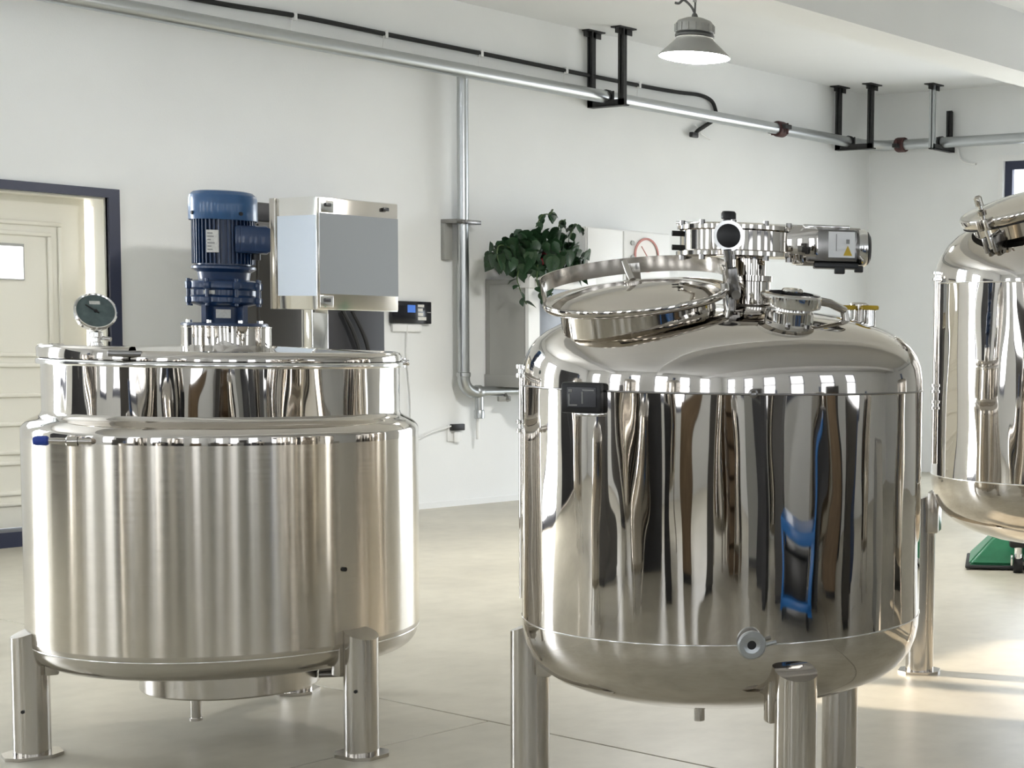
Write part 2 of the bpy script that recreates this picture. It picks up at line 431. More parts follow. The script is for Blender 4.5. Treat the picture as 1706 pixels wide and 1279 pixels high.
MB().cyl((-.12, -.02, .174), (-.12, -.02, .055), .018).lathe([(.018, .06), (.022, .06), (.022, .05), (.014, .05)], 24, m=T(-.12, -.02, 0)).build('drain_pipe', 'satin_steel', t1)
MB().cyl((.29, -.1, .235), (.41, -.1, .235), .022).cyl((.29, -.1, .205), (.42, -.12, .205), .012).build('outlet_pipe', 'dark_steel', t1)
MB().cyl((.352, -.546, .654), (.357, -.553, .654), .008, seg=12).build('vent_screw', 'black', t1)
# rim and lid
MB().lathe([(.583, 1.338), (.598, 1.338), (.600, 1.342), (.600, 1.353), (.597, 1.357), (.583, 1.357)], 128).build('rim_flange', 'bright_steel', t1)
lid = MB().lathe([(.585, 1.357), (.592, 1.360), (.592, 1.380), (.586, 1.390), (.572, 1.393), (.555, 1.385), (.50, 1.389), (.35, 1.400), (.15, 1.409), (0, 1.412)], 128).build('lid', 'mirror_dome', t1, angle=50)
MB().lathe([(.584, 1.358), (.596, 1.362), (.597, 1.393), (.592, 1.402), (.580, 1.405), (.56, 1.404), (.553, 1.388)], 60, a0=math.radians(161), a1=math.radians(241)).build('lid_flap', 'mirror_dome', t1, angle=50)
MB().box(-.35, -.25, -.535, -.50, 1.372, 1.392, bevel=.004).build('hinge', 'dark_steel', t1)
for a in (2, 8):
    x, y = .602 * math.cos(math.radians(a)), .602 * math.sin(math.radians(a))
    MB().cyl((x, y, 1.335), (x, y, 1.368), .009, seg=6).build('clamp_bolt', 'bright_steel', t1)
MB().box(.585, .622, -.012, .012, 1.342, 1.364, bevel=.004).build('clamp_ear', 'bright_steel', t1)
MB().lathe([(.150, 1.400), (.148, 1.408), (.148, 1.470), (.150, 1.472), (.150, 1.476), (.09, 1.476)], 72).build('drive_collar', 'mirror_steel', t1)
# gear motor
MX = -.006
mot = MB()
mot.lathe([(.090, 1.690), (.092, 1.858), (0, 1.858)], 48, m=T(MX, 0, 0))
for k in range(44):
    a = 2 * PI * k / 44
    mot.box(.088, .104, -.0022, .0022, 1.698, 1.855, m=T(MX, 0, 0) @ Matrix.Rotation(a, 4, 'Z'))
motor = mot.build('motor', 'blue_paint', t1, label='dark blue finned electric motor')
MB().lathe([(.112, 1.852), (.1135, 1.856), (.1135, 1.925), (.110, 1.940), (.098, 1.952), (.080, 1.956), (0, 1.958)], 64, m=T(MX, 0, 0)).build('fan_cover', 'blue_pale', motor, angle=30)
for a in (-150, -60, 30, 120):
    x, y = MX + .113 * math.cos(math.radians(a)), .113 * math.sin(math.radians(a))
    MB().axis_lathe((x, y, 1.874), (math.cos(math.radians(a)), math.sin(math.radians(a)), 0), [(.007, 0), (.007, .004), (0, .006)], 12).build('cover_screw', 'black_iron', motor)
MB().lathe([(0, 1.692), (.100, 1.692), (.106, 1.688), (.106, 1.680), (.098, 1.674), (.088, 1.668), (.084, 1.642), (.09, 1.636), (0, 1.636)], 56, m=T(MX, 0, 0)).build('adapter', 'blue_paint', motor)
bo = MB()
bo.box(.03, .142, -.110, -.02, 1.736, 1.834, bevel=.010)
tb = bo.build('terminal_box', 'blue_paint', motor)
MB().box(.048, .146, -.116, -.110, 1.742, 1.828, bevel=.004).build('box_cover', 'blue_paint', tb)
MB().cyl((.10, -.06, 1.740), (.10, -.06, 1.715), .014).build('cable_gland', 'black', tb)
npm = T(MX, 0, 0) @ Matrix.Rotation(math.radians(-19), 4, 'Z')
npl = MB().box(-.021, .021, -.1085, -.104, 1.735, 1.814, bevel=.001, seg=1, m=npm).build('nameplate', 'label_white', motor, label='pale metal nameplate with rows of small print')
pm = MB()
for k in range(6): pm.box(-.017, -.017 + .010 + .022 * random.random(), -.1092, -.1084, 1.743 + k * .0115, 1.747 + k * .0115, m=npm)
pm.build('print_rows', 'label_print', npl)
red = MB().lathe([(0, 1.640), (.100, 1.640), (.118, 1.634), (.120, 1.626), (.120, 1.612), (.114, 1.606), (.108, 1.604), (.108, 1.586), (.114, 1.582), (.121, 1.578), (.121, 1.562), (.112, 1.556), (.09, 1.550), (.075, 1.545), (0, 1.545)], 64, m=T(MX, 0, 0)).build('gearbox', 'blue_paint', t1, label='dark blue cycloidal gearbox between two bolted flanges')
for k in range(8):
    a = 2 * PI * k / 8 + .32
    mm = T(MX, 0, 0) @ Matrix.Rotation(a, 4, 'Z')
    MB().box(.105, .131, -.012, .012, 1.606, 1.634, bevel=.005, m=mm).build('flange_lug', 'blue_paint', red)
    MB().box(.105, .131, -.012, .012, 1.556, 1.580, bevel=.005, m=mm).build('flange_lug', 'blue_paint', red)
    MB().cyl((.122, 0, 1.548), (.122, 0, 1.644), .006, seg=10, m=mm).build('flange_bolt', 'blue_paint', red)
MB().box(-.030, .008, -.1115, -.107, 1.589, 1.602, m=T(MX, 0, 0) @ Matrix.Rotation(-.35, 4, 'Z')).build('gearbox_plate', 'label_white', red)
ped = MB().lathe([(.092, 1.552), (.070, 1.548), (.066, 1.486), (0, 1.486)], 48, m=T(MX, 0, 0))
for k in range(4):
    a = PI / 4 + k * PI / 2
    ped.box(.060, .096, -.010, .010, 1.486, 1.552, m=T(MX, 0, 0) @ Matrix.Rotation(a, 4, 'Z'))
ped = ped.build('motor_pedestal', 'blue_paint', t1)
MB().lathe([(0, 1.488), (.140, 1.488), (.144, 1.484), (.144, 1.477), (0, 1.477)], 64, m=T(MX, 0, 0)).build('mounting_flange', 'blue_paint', ped)
MB().box(-.028, .020, -.074, -.068, 1.505, 1.536, m=T(MX, 0, 0)).build('pedestal_label', 'label_white', ped)
for k in range(8):
    a = math.radians(22.5 + 45 * k)
    MB().cyl((MX + .125 * math.cos(a), .125 * math.sin(a), 1.487), (MX + .125 * math.cos(a), .125 * math.sin(a), 1.497), .009, seg=6).build('flange_nut', 'bright_steel', ped)
# pressure gauge on the lid
gz, gx, gy = 1.517, -.396, -.30
gd = Vector((.25, -.88, .42)).normalized()
gq = gd.to_track_quat('Z', 'Y').to_matrix().to_4x4(); gq.translation = Vector((gx, gy, gz))
gauge = MB().lathe([(0, -.032), (.052, -.032), (.060, -.028), (.060, -.004), (.065, -.002), (.066, .004), (.062, .008), (.058, .006)], 56, m=gq).build('pressure_gauge', 'bright_steel', t1, label='round steel pressure gauge with a dark green face')
MB().lathe([(.058, .004), (0, .004)], 48, m=gq).build('dial', 'dial_face', gauge)
MB().box(-.002, .002, -.012, .036, .0045, .0065, m=gq @ Matrix.Rotation(.9, 4, 'Z')).lathe([(.006, .0045), (.006, .008), (0, .008)], 12, m=gq).build('needle', 'black', gauge)
MB().box(-.016, .016, .024, .036, .0045, .0055, m=gq).build('dial_print', 'label_white', gauge)
MB().cyl((gx, gy, 1.46), (gx + .005, gy + .01, 1.40), .013).lathe([(.022, 1.40), (.022, 1.414), (.016, 1.418), (.016, 1.43), (.022, 1.434), (.022, 1.448), (.012, 1.452)], 20, m=T(gx, gy, 0)).build('gauge_stem', 'bright_steel', gauge)
MB().cyl((gx + .018, gy, 1.43), (gx + .045, gy - .01, 1.425), .007).build('stem_handle', 'bright_steel', gauge)
# blue-capped nozzle on the shoulder
nz = MB().cyl((-.40, -.515, 1.098), (-.53, -.50, 1.100), .010).lathe([(.016, 0), (.016, .03), (.012, .034)], 16, m=Matrix.Translation((-.44, -.51, 1.098)) @ Vector((-1, .1, 0)).to_track_quat('Z', 'Y').to_matrix().to_4x4()).build('nozzle', 'satin_steel', t1)
MB().axis_lathe((-.522, -.50, 1.100), (-1, .1, 0), [(0, 0), (.011, 0), (.016, .006), (.016, .034), (.013, .044), (0, .047)], 20).build('nozzle_cap', 'blue_cap', nz, label='bright blue plastic cap')
leg(t1, -.622, .165, .452, .0575, hole=(-.35, .165), foot=.088)
leg(t1, .405, .545, .452, .0575, hole=(-.38, .237), foot=.088)
leg(t1, .24, -.60, .452, .0575, foot=.088)

# ------------------------------------------------------------------ polished tank builder pieces
def level_gauge(parent, ang, R, z0, z1, zf):
    x, y = (R + .004) * math.sin(ang), -(R + .004) * math.cos(ang)
    out = Vector((math.sin(ang), -math.cos(ang), 0))
    c = Vector((x, y, 0)) + out * .012
    lg = MB().cyl(c + Vector((0, 0, z0)), c + Vector((0, 0, z1)), .019, seg=20).build('level_tube', 'mirror_steel', parent)
    for z in zf:
        MB().lathe([(.019, z - .02), (.027, z - .018), (.027, z - .008), (.021, z - .006), (.021, z + .006), (.027, z + .008), (.027, z + .018), (.019, z + .02)], 24, m=T(c.x, c.y, 0)).build('tube_union', 'bright_steel', lg)
        MB().cyl(c + Vector((0, 0, z)), Vector((x, y, z)) - out * .02, .012, seg=14).build('tube_bracket', 'bright_steel', lg)
    return lg
def manhole(parent, c, n, R, depth, handle=True, prefix=''):
    n = Vector(n).normalized()
    q = n.to_track_quat('Z', 'X').to_matrix().to_4x4()
    # local x axis towards viewer's right as far as possible
    xa = Vector((1, 0, 0)); xa = (xa - n * xa.dot(n)).normalized(); ya = n.cross(xa)
    q = Matrix((xa, ya, n)).transposed().to_4x4(); q.translation = Vector(c)
    return q

# ------------------------------------------------------------------ middle tank: mirror polished
t2p = (3.706, 3.272, 0)
t2 = thing('polished_mixing_tank', 'mirror polished steel mixing tank with tilted manhole lid and steel drive, in the middle', 'tank', t2p, cam_rz(3.706, 3.272))
R2 = .589
MB().lathe([(R2, .653), (R2, 1.326)], 192).build('shell', 'mirror_steel', t2)
MB().lathe([(R2, 1.326), (.588, 1.360), (.583, 1.395), (.571, 1.427), (.551, 1.456), (.520, 1.482), (.478, 1.505), (.410, 1.528), (.32, 1.547), (.20, 1.562), (.10, 1.568), (0, 1.570)], 160).build('top_dome', 'mirror_dome', t2, angle=70)
MB().lathe([(R2, .653), (.588, .620), (.582, .585), (.568, .548), (.544, .514), (.508, .485), (.45, .458), (.36, .430), (.25, .408), (.12, .394), (0, .390)], 160).build('bottom_dome', 'mirror_dome', t2, angle=70)
MB().lathe(bead(R2 - .001, 1.326, .0032), 160).build('seam', 'dark_steel', t2)
MB().lathe(bead(R2 - .001, .653, .0032), 160).build('seam', 'bright_steel', t2)
MB().cyl((-.072, -.02, .40), (-.072, -.02, .318), .016).build('drain_pipe', 'satin_steel', t2)
leg(t2, -.579, -.075, .62, .0575, mat='satin_steel', hole=None)
leg(t2, .193, .565, .60, .058, mat='mirror_dome')
leg(t2, .388, -.49, .62, .060)
# sanitary outlet low on the front
oa = math.asin(.069 / R2); od = Vector((math.sin(oa), -math.cos(oa), 0)); oc = od * (R2 - .01); oc.z = .660
out = MB().axis_lathe(oc, od, [(.018, 0), (.018, .03), (.036, .032), (.038, .036), (.038, .046), (.034, .050), (.022, .050), (.022, .046), (.012, .044)], 40).build('outlet_ferrule', 'galvanised', t2)
MB().axis_lathe(oc, od, [(.013, .043), (0, .043)], 20).build('bore', 'black', out)
ox = Vector((math.cos(oa), math.sin(oa), 0))
MB().cyl(oc + od * .04 + ox * .036, oc + od * .04 + ox * .066 + Vector((0, 0, .006)), .006, seg=10).build('clamp_screw', 'galvanised', out)
na = math.asin(.071 / R2); nd = Vector((math.sin(na), -math.cos(na), 0)); nc = nd * (R2 - .005); nc.z = 1.329
nzl = MB().axis_lathe(nc, nd, [(.012, 0), (.012, .012), (.007, .014), (0, .010)], 16).build('sample_port', 'dark_steel', t2)
# black controller box
ba = math.radians(-43); bm_ = Matrix.Rotation(ba, 4, 'Z') @ T(0, -(R2 + .02), 0)
bm_ = T(-.371, -.47, 1.308) @ Matrix.Rotation(math.radians(-14), 4, 'Z')
ctl = MB().box(-.058, .052, -.03, .03, -.042, .040, bevel=.007, m=bm_).build('controller_box', 'black', t2, label='small black digital controller on the shell')
MB().box(-.040, .040, -.033, -.030, -.026, .028, bevel=.001, seg=1, m=bm_).build('display', 'black_gloss', ctl)
MB().box(-.036, -.026, -.0345, -.0332, .014, .022, m=bm_).box(-.036, -.032, -.0345, -.0332, -.020, .010, m=bm_).box(-.036, -.012, -.0345, -.0332, -.022, -.018, m=bm_).box(.002, .034, -.0345, -.0332, .018, .022, m=bm_).box(.000, .004, -.0345, -.0332, -.016, .016, m=bm_).build('display_print', 'label_print', ctl)
MB().box(-.02, .045, -.028, .05, -.050, -.041, bevel=.002, m=bm_).build('box_bracket', 'bright_steel', ctl)
MB().cyl((.052, 0, -.0), (.066, 0, -.0), .008, seg=12, m=bm_).build('cable_gland', 'bright_steel', ctl)
level_gauge(t2, math.radians(-86), R2 - .026, .70, 1.37, [1.365, 1.205])
# manhole with domed lid, tilted to the front left
mq = manhole(t2, (-.249, -.25, 1.588), (-.112, -.195, 1), .258, .1)
MB().lathe([(.215, -.135), (.215, -.02), (.222, -.012)], 96, m=mq).build('manhole_neck', 'mirror_dome', t2)
MB().lathe([(.216, -.112), (.224, -.110), (.224, -.100), (.216, -.098)], 96, m=mq).build('neck_ring', 'bright_steel', t2)
MB().lathe([(.216, -.128), (.226, -.128), (.226, -.113), (.216, -.113)], 96, m=mq).build('gasket', 'rubber', t2)
mlid = MB().lathe([(.215, -.022), (.250, -.018), (.257, -.012), (.260, -.004), (.257, .004), (.250, .005), (.243, .000), (.235, .000), (.20, .012), (.14, .024), (.07, .031), (0, .033)], 112, m=mq).build('manhole_lid', 'mirror_dome', t2, angle=50)
band = MB().lathe([(.258, .024), (.258, .070), (.254, .070), (.254, .024)], 72, a0=math.radians(4), a1=math.radians(186), m=mq, cap=True).build('guard_band', 'satin_steel', mlid)
for a in (178, 95, 12):
    mm = mq @ Matrix.Rotation(math.radians(a), 4, 'Z')
    MB().box(.250, .257, -.022, .022, -.002, .055, bevel=.002, m=mm).build('band_bracket', 'satin_steel', mlid)
hx = mq @ Vector((-.01, .04, .030))
hd = MB().lathe([(.026, .026), (.026, .038), (.018, .040), (0, .040)], 24, m=mq @ T(-.01, .03, 0)).tube([mq @ Vector((-.01, .03, .038)), mq @ Vector((-.02, .05, .06)), mq @ Vector((-.03, .08, .085))], [.011, .010, .008], 12).build('lid_handle', 'satin_steel', mlid)
hg = MB()
hg.box(.235, .270, .02, .06, -.115, -.03, bevel=.008, m=mq).cyl((.275, -.02, -.02), (.275, .11, -.02), .013, m=mq).box(.250, .285, .03, .055, -.03, .05, bevel=.006, m=mq)
hg.cyl((.27, -.06, -.115), (.27, -.06, -.085), .016, m=mq).cyl((.262, .045, .05), (.262, .045, .10), .012, m=mq)
hg.build('hinge', 'dark_steel', t2)
MB().tube([mq @ Vector((.225, -.075, -.118)), mq @ Vector((.262, -.06, -.118)), mq @ Vector((.292, -.05, -.100)), mq @ Vector((.285, -.04, -.085))], .010, 10).build('hinge_eye', 'satin_steel', t2)
MB().cyl((.246, -.04, -.105), (.246, -.04, .004), .008, m=mq).lathe([(.012, 0), (.012, .02), (0, .022)], 8, m=mq @ T(.246, -.04, 0)).build('lid_clamp', 'bright_steel', t2)
# drive on the crown
ax = .062
MB().lathe([(.095, 1.552), (.095, 1.572), (.066, 1.574), (.066, 1.640), (.072, 1.642), (.072, 1.658), (.05, 1.66)], 56, m=T(ax, 0, 0)).build('drive_seat', 'mirror_steel', t2)
MB().lathe([(.052, 1.655), (.052, 1.715)], 48, m=T(ax, 0, 0)).build('drive_neck', 'mirror_steel', t2)
MB().lathe([(.10, 1.556), (.128, 1.552), (.130, 1.560), (.10, 1.572)], 48, m=T(ax, 0, 0)).build('seat_gasket', 'dark_steel', t2)
gb = MB().lathe([(0, 1.708), (.165, 1.708), (.180, 1.712), (.180, 1.724), (.168, 1.728), (.168, 1.784), (.176, 1.788), (.176, 1.800), (.160, 1.806), (0, 1.808)], 80, m=T(.03, 0, 0))
gb.box(.10, .27, -.085, .085, 1.712, 1.802, bevel=.012)
gb = gb.build('gear_housing', 'mirror_steel', t2, angle=30)
MB().box(-.150, .250, -.006, .006, 1.806, 1.814, bevel=.002).build('top_rib', 'bright_steel', gb)
for k in range(7):
    a = math.radians(-190 + 32 * k)
    x, y = .03 + .172 * math.cos(a), .172 * math.sin(a)
    MB().cyl((x, y, 1.698), (x, y, 1.712), .009, seg=6).cyl((x, y, 1.798), (x, y, 1.812), .008, seg=6).build('housing_bolt', 'dark_steel', gb)
for z in (1.735, 1.776):
    MB().cyl((-.135, -.03, z), (-.160, -.035, z), .009, seg=6).build('side_bolt', 'black', gb)
MB().cyl((.004, -.150, 1.765), (.004, -.180, 1.765), .044, seg=40).build('cap_boss', 'bright_steel', gb)
MB().axis_lathe((.004, -.178, 1.765), (0, -1, 0), [(.034, 0), (.034, .008), (.031, .010), (0, .010)], 40).build('shaft_cap', 'black', gb, label='round black plug on the drive housing')
MB().lathe([(.016, 1.806), (.016, 1.822), (.022, 1.824), (.022, 1.840), (.018, 1.846), (0, 1.847)], 20, m=T(.004, -.02, 0)).build('breather', 'black', gb)
mt = MB().cyl((.205, -.02, 1.752), (.392, -.02, 1.748), .060, seg=48).box(.225, .385, -.082, -.02, 1.700, 1.802, bevel=.014)
mt = mt.build('drive_motor', 'dark_steel', t2, angle=30, label='steel drive motor with a warning label')
MB().axis_lathe((.388, -.03, 1.748), (1, 0, 0), [(.056, 0), (.056, .018), (.050, .026)], 40).build('motor_end', 'bright_steel', mt)
MB().axis_lathe((.405, -.03, 1.748), (1, 0, 0), [(.052, 0), (.049, .012), (.035, .020), (0, .022)], 40).build('end_cap', 'black', mt)
MB().box(.19, .225, -.084, .06, 1.694, 1.806, bevel=.006).build('motor_flange', 'mirror_steel', mt)
MB().box(.22, .36, -.07, .03, 1.800, 1.812, bevel=.004).build('motor_top', 'bright_steel', mt)
lb = MB().box(.296, .374, -.0845, -.081, 1.716, 1.792).build('motor_label', 'white_plastic', mt)
MB().prism([(.340, 1.722), (.366, 1.722), (.353, 1.752)], .0842, .0856, m=Matrix(((1, 0, 0, 0), (0, 0, -1, 0), (0, 1, 0, 0), (0, 0, 0, 1)))).build('warning_triangle', 'yellow', lb, label='yellow warning triangle')
MB().box(.318, .320, -.0856, -.0842, 1.735, 1.785).box(.348, .358, -.0856, -.0842, 1.757, 1.770).build('label_print', 'label_print', lb)
MB().box(.255, .385, -.09, .0, 1.684, 1.700, bevel=.003).box(.315, .345, -.095, -.06, 1.668, 1.690, bevel=.003).box(.375, .40, -.08, -.05, 1.674, 1.694, bevel=.003).build('motor_foot', 'black', mt)
# sight port with clamp
sx, sy, sz = .170, -.36, 1.505
sm = Matrix.Translation((sx, sy, sz)) @ Vector((.07, -.14, 1)).to_track_quat('Z', 'Y').to_matrix().to_4x4()
sp = MB().lathe([(.068, 0), (.068, .045), (.062, .05), (.070, .056), (.084, .060), (.086, .066), (.086, .090), (.082, .095), (.062, .097)], 56, m=sm).build('sight_port', 'bright_steel', t2, angle=30)
MB().lathe([(.064, .094), (.060, .086), (0, .086)], 40, m=sm).build('sight_glass', 'black_gloss', sp)
MB().lathe([(.030, .086), (.030, .104), (.026, .108), (0, .108)], 32, m=sm @ T(.008, .008, 0)).build('glass_lamp', 'bright_steel', sp)
MB().lathe([(.074, -.010), (.090, -.008), (.090, .004), (.074, .006)], 40, m=sm).build('base_ring', 'dark_steel', sp)
for k in range(6):
    a = math.radians(-160 + 40 * k)
    MB().cyl((.080 * math.cos(a), .080 * math.sin(a), .0), (.080 * math.cos(a), .080 * math.sin(a), .02), .008, seg=6, m=sm).build('ring_nut', 'dark_steel', sp)
arm = MB().tube([(sx + .075, sy + .03, sz + .078), (sx + .12, sy + .08, sz + .072), (.335, -.20, 1.56), (.345, -.20, 1.52)], .012, 10).build('clamp_arm', 'satin_steel', sp)
MB().lathe([(.022, 0), (.022, .012), (.014, .016), (0, .016)], 20, m=T(.345, -.20, 1.508)).build('arm_seat', 'bright_steel', sp)
for (px, py) in ((.362, .02), (.425, -.03)):
    zt = 1.578
    pt = MB().cyl((px, py, 1.49), (px, py, zt - .01), .018, seg=24).build('inlet_pipe', 'bright_steel', t2)
    MB().lathe([(.018, zt - .014), (.027, zt - .012), (.028, zt - .004), (.025, zt), (0, zt)], 28, m=T(px, py, 0)).build('pipe_cap', 'yellow', pt, label='yellow plastic cap')
MB().lathe([(.03, 1.568), (.03, 1.582), (.02, 1.588), (0, 1.588)], 20, m=T(.40, .06, 0)).cyl((.40, .06, 1.48), (.40, .06, 1.57), .016).build('vent_pipe', 'satin_steel', t2)

# ------------------------------------------------------------------ right tank, cut by the frame
t3p = (6.202, 3.477, 0)
t3 = thing('polished_storage_tank', 'mirror polished steel tank with wing-nut manhole at the right edge of the picture', 'tank', t3p, cam_rz(6.202, 3.477))
R3 = .618
MB().lathe([(R3, .900), (R3, 1.715)], 160).build('shell', 'mirror_steel', t3)
MB().lathe([(R3, 1.715), (.617, 1.755), (.609, 1.795), (.591, 1.838), (.564, 1.878), (.525, 1.918), (.47, 1.953), (.39, 1.985), (.29, 2.010), (.15, 2.030), (0, 2.036)], 128).build('top_dome', 'mirror_dome', t3, angle=70)
MB().lathe([(R3, .900), (.616, .862), (.609, .820), (.592, .775), (.562, .732), (.52, .698), (.45, .662), (.36, .632), (.25, .610), (.12, .598), (0, .594)], 128).build('bottom_dome', 'mirror_dome', t3, angle=70)
MB().lathe(bead(R3 - .001, 1.715, .0035), 128).build('seam', 'bright_steel', t3)
MB().lathe(bead(R3 - .001, .900, .0035), 128).build('seam', 'bright_steel', t3)
leg(t3, -.660, -.03, .80, .062, foot=.09)
leg(t3, .33, .57, .80, .062, foot=.09)
leg(t3, .33, -.57, .80, .062, foot=.09)
level_gauge(t3, math.radians(-72), R3 - .02, .95, 1.76, [1.745, 1.27, 1.20])
mq3 = manhole(t3, (-.235, -.30, 2.045), (-.30, -.24, 1), .25, .1)
MB().lathe([(.225, -.16), (.225, -.03), (.235, -.022)], 80, m=mq3).build('manhole_neck', 'mirror_dome', t3)
lid3 = MB().lathe([(.225, -.03), (.262, -.028), (.268, -.020), (.268, .004), (.262, .012), (.245, .012), (.20, .022), (.10, .034), (0, .038)], 96, m=mq3).build('manhole_lid', 'mirror_dome', t3, angle=40)
MB().lathe([(.226, -.036), (.262, -.036), (.262, -.030), (.226, -.030)], 80, m=mq3).build('gasket', 'rubber', t3)
for a in (-122, -20, 80):
    mm = mq3 @ Matrix.Rotation(math.radians(a), 4, 'Z')
    sb = MB().cyl((.276, 0, -.11), (.276, 0, .085), .010, m=mm).build('swing_bolt', 'bright_steel', t3)
    MB().lathe([(.018, .030), (.020, .048), (.012, .054)], 16, m=mm @ T(.276, 0, 0)).build('bolt_washer', 'satin_steel', sb)
    MB().box(-.045, .045, -.006, .006, .085, .105, bevel=.005, m=mm @ T(.276, 0, 0) @ Matrix.Rotation(.6, 4, 'Z')).lathe([(.017, .070), (.017, .104), (.010, .110)], 16, m=mm @ T(.276, 0, 0)).build('wing_nut', 'satin_steel', sb)
    MB().box(.220, .290, -.030, -.012, -.125, -.060, bevel=.004, m=mm).box(.220, .290, .012, .030, -.125, -.060, bevel=.004, m=mm).cyl((.276, -.035, -.10), (.276, .035, -.10), .009, m=mm).build('bolt_lug', 'dark_steel', t3)
    MB().box(.245, .300, -.028, -.011, -.030, .014, bevel=.003, m=mm).box(.245, .300, .011, .028, -.030, .014, bevel=.003, m=mm).build('lid_fork', 'satin_steel', lid3)

# ------------------------------------------------------------------ wall pipes
ZP = 2.085 + EYE; YP = 10.80
mp = thing('main_water_pipe', 'long galvanised pipe running under the ceiling along the back wall', 'pipe', (0, 0, 0))
MB().cyl((3.0, YP, ZP), (14.35, YP, ZP), .056, seg=32).build('pipe_run', 'galvanised', mp)
EX, EY = 14.62, 10.55
el = [(14.33, YP, ZP)] + [(14.37 + .25 * math.sin(a), YP - .25 + .25 * math.cos(a), ZP) for a in [PI / 2 * k / 8 for k in range(9)]] + [(14.62, 10.52, ZP)]
MB().tube(el, .058, 24).build('elbow', 'galvanised', mp)
MB().cyl((14.62, 10.55, ZP), (14.62, -1.0, ZP), .056, seg=32).build('pipe_run', 'galvanised', mp)
def coupling(x, y, d, mat):
    d = Vector(d)
    c = MB().axis_lathe(Vector((x, y, ZP)) - d * .06, d, [(.058, 0), (.074, .004), (.080, .02), (.080, .10), (.074, .116), (.058, .12)], 28).build('coupling', mat, mp)
    s = d.cross(Vector((0, 0, 1)))
    for k in (-1, 1):
        MB().box(-.05, .05, -.03, .03, -.022, .022, bevel=.006, m=Matrix.Translation(Vector((x, y, ZP)) + (s * .088 + Vector((0, 0, .02))) * k)).build('coupling_ear', 'black_iron', c)
        MB().cyl(Vector((x, y, ZP)) + s * .10 * k - Vector((0, 0, .055)), Vector((x, y, ZP)) + s * .10 * k + Vector((0, 0, .055)), .012, seg=10).build('coupling_bolt', 'red_iron', c)
coupling(13.02, YP, (1, 0, 0), 'red_iron')
coupling(14.62, 10.42, (0, 1, 0), 'red_iron')
def hanger(name, lab, posts, axis, zb, pipe_c, plates=True, mats=None):
    """U-shaped hanger of angle iron; posts = [(x, y, ztop)]"""
    h = thing(name, lab, 'pipe hanger', (posts[0][0], posts[0][1], zb), 0, 'pipe hangers under the ceiling')
    o = Vector((posts[0][0], posts[0][1], zb)); M0 = Matrix.Translation(-o)
    for k, (x, y, zt) in enumerate(posts):
        w = .035
        mt_ = (mats or ['black_iron', 'black_iron'])[k]
        MB().box(x - w, x + w, y - .006, y + .006, zb, zt, m=M0).box(x - w, x - w + .012, y - w, y + w, zb, zt, m=M0).build('hanger_post', mt_, h)
        if zt > ZC - .02: MB().box(x - .10, x + .10, y - .06, y + .06, zt - .012, zt, m=M0).box(x - .10, x + .10, y - .006, y + .006, zt - .06, zt, m=M0).build('ceiling_plate', 'black_iron', h)
    (x0, y0, _), (x1, y1, _) = posts
    lo, hi = (min(x0, x1) - .035, max(x0, x1) + .035), (min(y0, y1) - .035, max(y0, y1) + .035)
    MB().box(lo[0], lo[1], hi[0], hi[1], zb - .006, zb + .006, m=M0).box(*((lo[0], lo[0] + .01, hi[0], hi[1]) if axis == 'y' else (lo[0], lo[1], hi[0], hi[0] + .01)), zb, zb + .05, m=M0).build('hanger_rail', 'black_iron', h)
    c = Vector(pipe_c)
    d = Vector((1, 0, 0)) if axis == 'y' else Vector((0, 1, 0))
    MB().axis_lathe(c - o - d * .02, d, [(.057, 0), (.066, 0), (.066, .04), (.057, .04)], 28).build('pipe_clip', 'black_iron', h)
    s = Vector((0, 1, 0)) if axis == 'y' else Vector((1, 0, 0))
    for k in (-1, 1):
        MB().cyl(c - o + s * .075 * k + Vector((0, 0, .05)), c - o + s * .075 * k - Vector((0, 0, c.z - zb)), .009, seg=8).build('clip_bolt', 'black_iron', h)
    return h
ZB = 2.005 + EYE
hanger('pipe_hanger', 'black iron U-shaped pipe hanger left of the pendant lamp', [(10.62, 10.985, ZC), (10.62, 10.60, ZC)], 'y', ZB, (10.62, YP, ZP))
hanger('pipe_hanger', 'black iron U-shaped pipe hanger holding the pipe at the room corner', [(14.18, 10.93, ZC), (14.18, 10.50, ZC)], 'y', ZB, (14.18, YP, ZP))
hanger('pipe_hanger', 'pipe hanger with one grey and one short black post on the end wall', [(14.47, 9.9, ZC), (14.80, 9.9, 2.44 + EYE)], 'x', ZB, (14.62, 9.9, ZP), mats=['galvanised', 'black_iron'])
# black cable sagging along the wall
yc = YN - .03
cab_pts = [(3.5, yc, 3.77), (5.5, yc, 3.76), (6.88, yc, 3.757), (7.66, yc, 3.780), (8.43, yc, 3.776), (9.37, yc, 3.774), (10.35, yc, 3.769), (11.24, yc, 3.768), (11.70, yc, 3.775), (12.02, yc, 3.790), (12.19, yc, 3.76), (12.25, yc, 3.69), (12.26, yc, 3.60), (12.1, yc, 3.50), (11.98, yc - .02, 3.44), (11.93, yc - .02, 3.385)]
cb = thing('black_cable', 'black electric cable clipped along the wall above the long pipe', 'cable', (0, 0, 0))
MB().tube(spline(cab_pts, 8), .019, 10).build('cable_run', 'rubber', cb)
for x in (6.2, 7.62, 8.42, 9.36, 10.3, 11.20):
    MB().box(x - .012, x + .012, yc - .024, YN, 3.745, 3.80, bevel=.003).cyl((x - .02, yc - .01, 3.76), (x - .04, yc - .02, 3.66), .004, seg=6).build('cable_tie', 'white_plastic', cb)
MB().box(11.88, 11.97, yc - .045, yc + .0, 3.37, 3.42, bevel=.008).build('cable_end', 'black', cb)
MB().tube([(11.97, yc, 3.50), (12.05, yc - .01, 3.42), (12.17, yc - .01, 3.38)], .008, 6).build('spare_wire', 'white_plastic', cb)
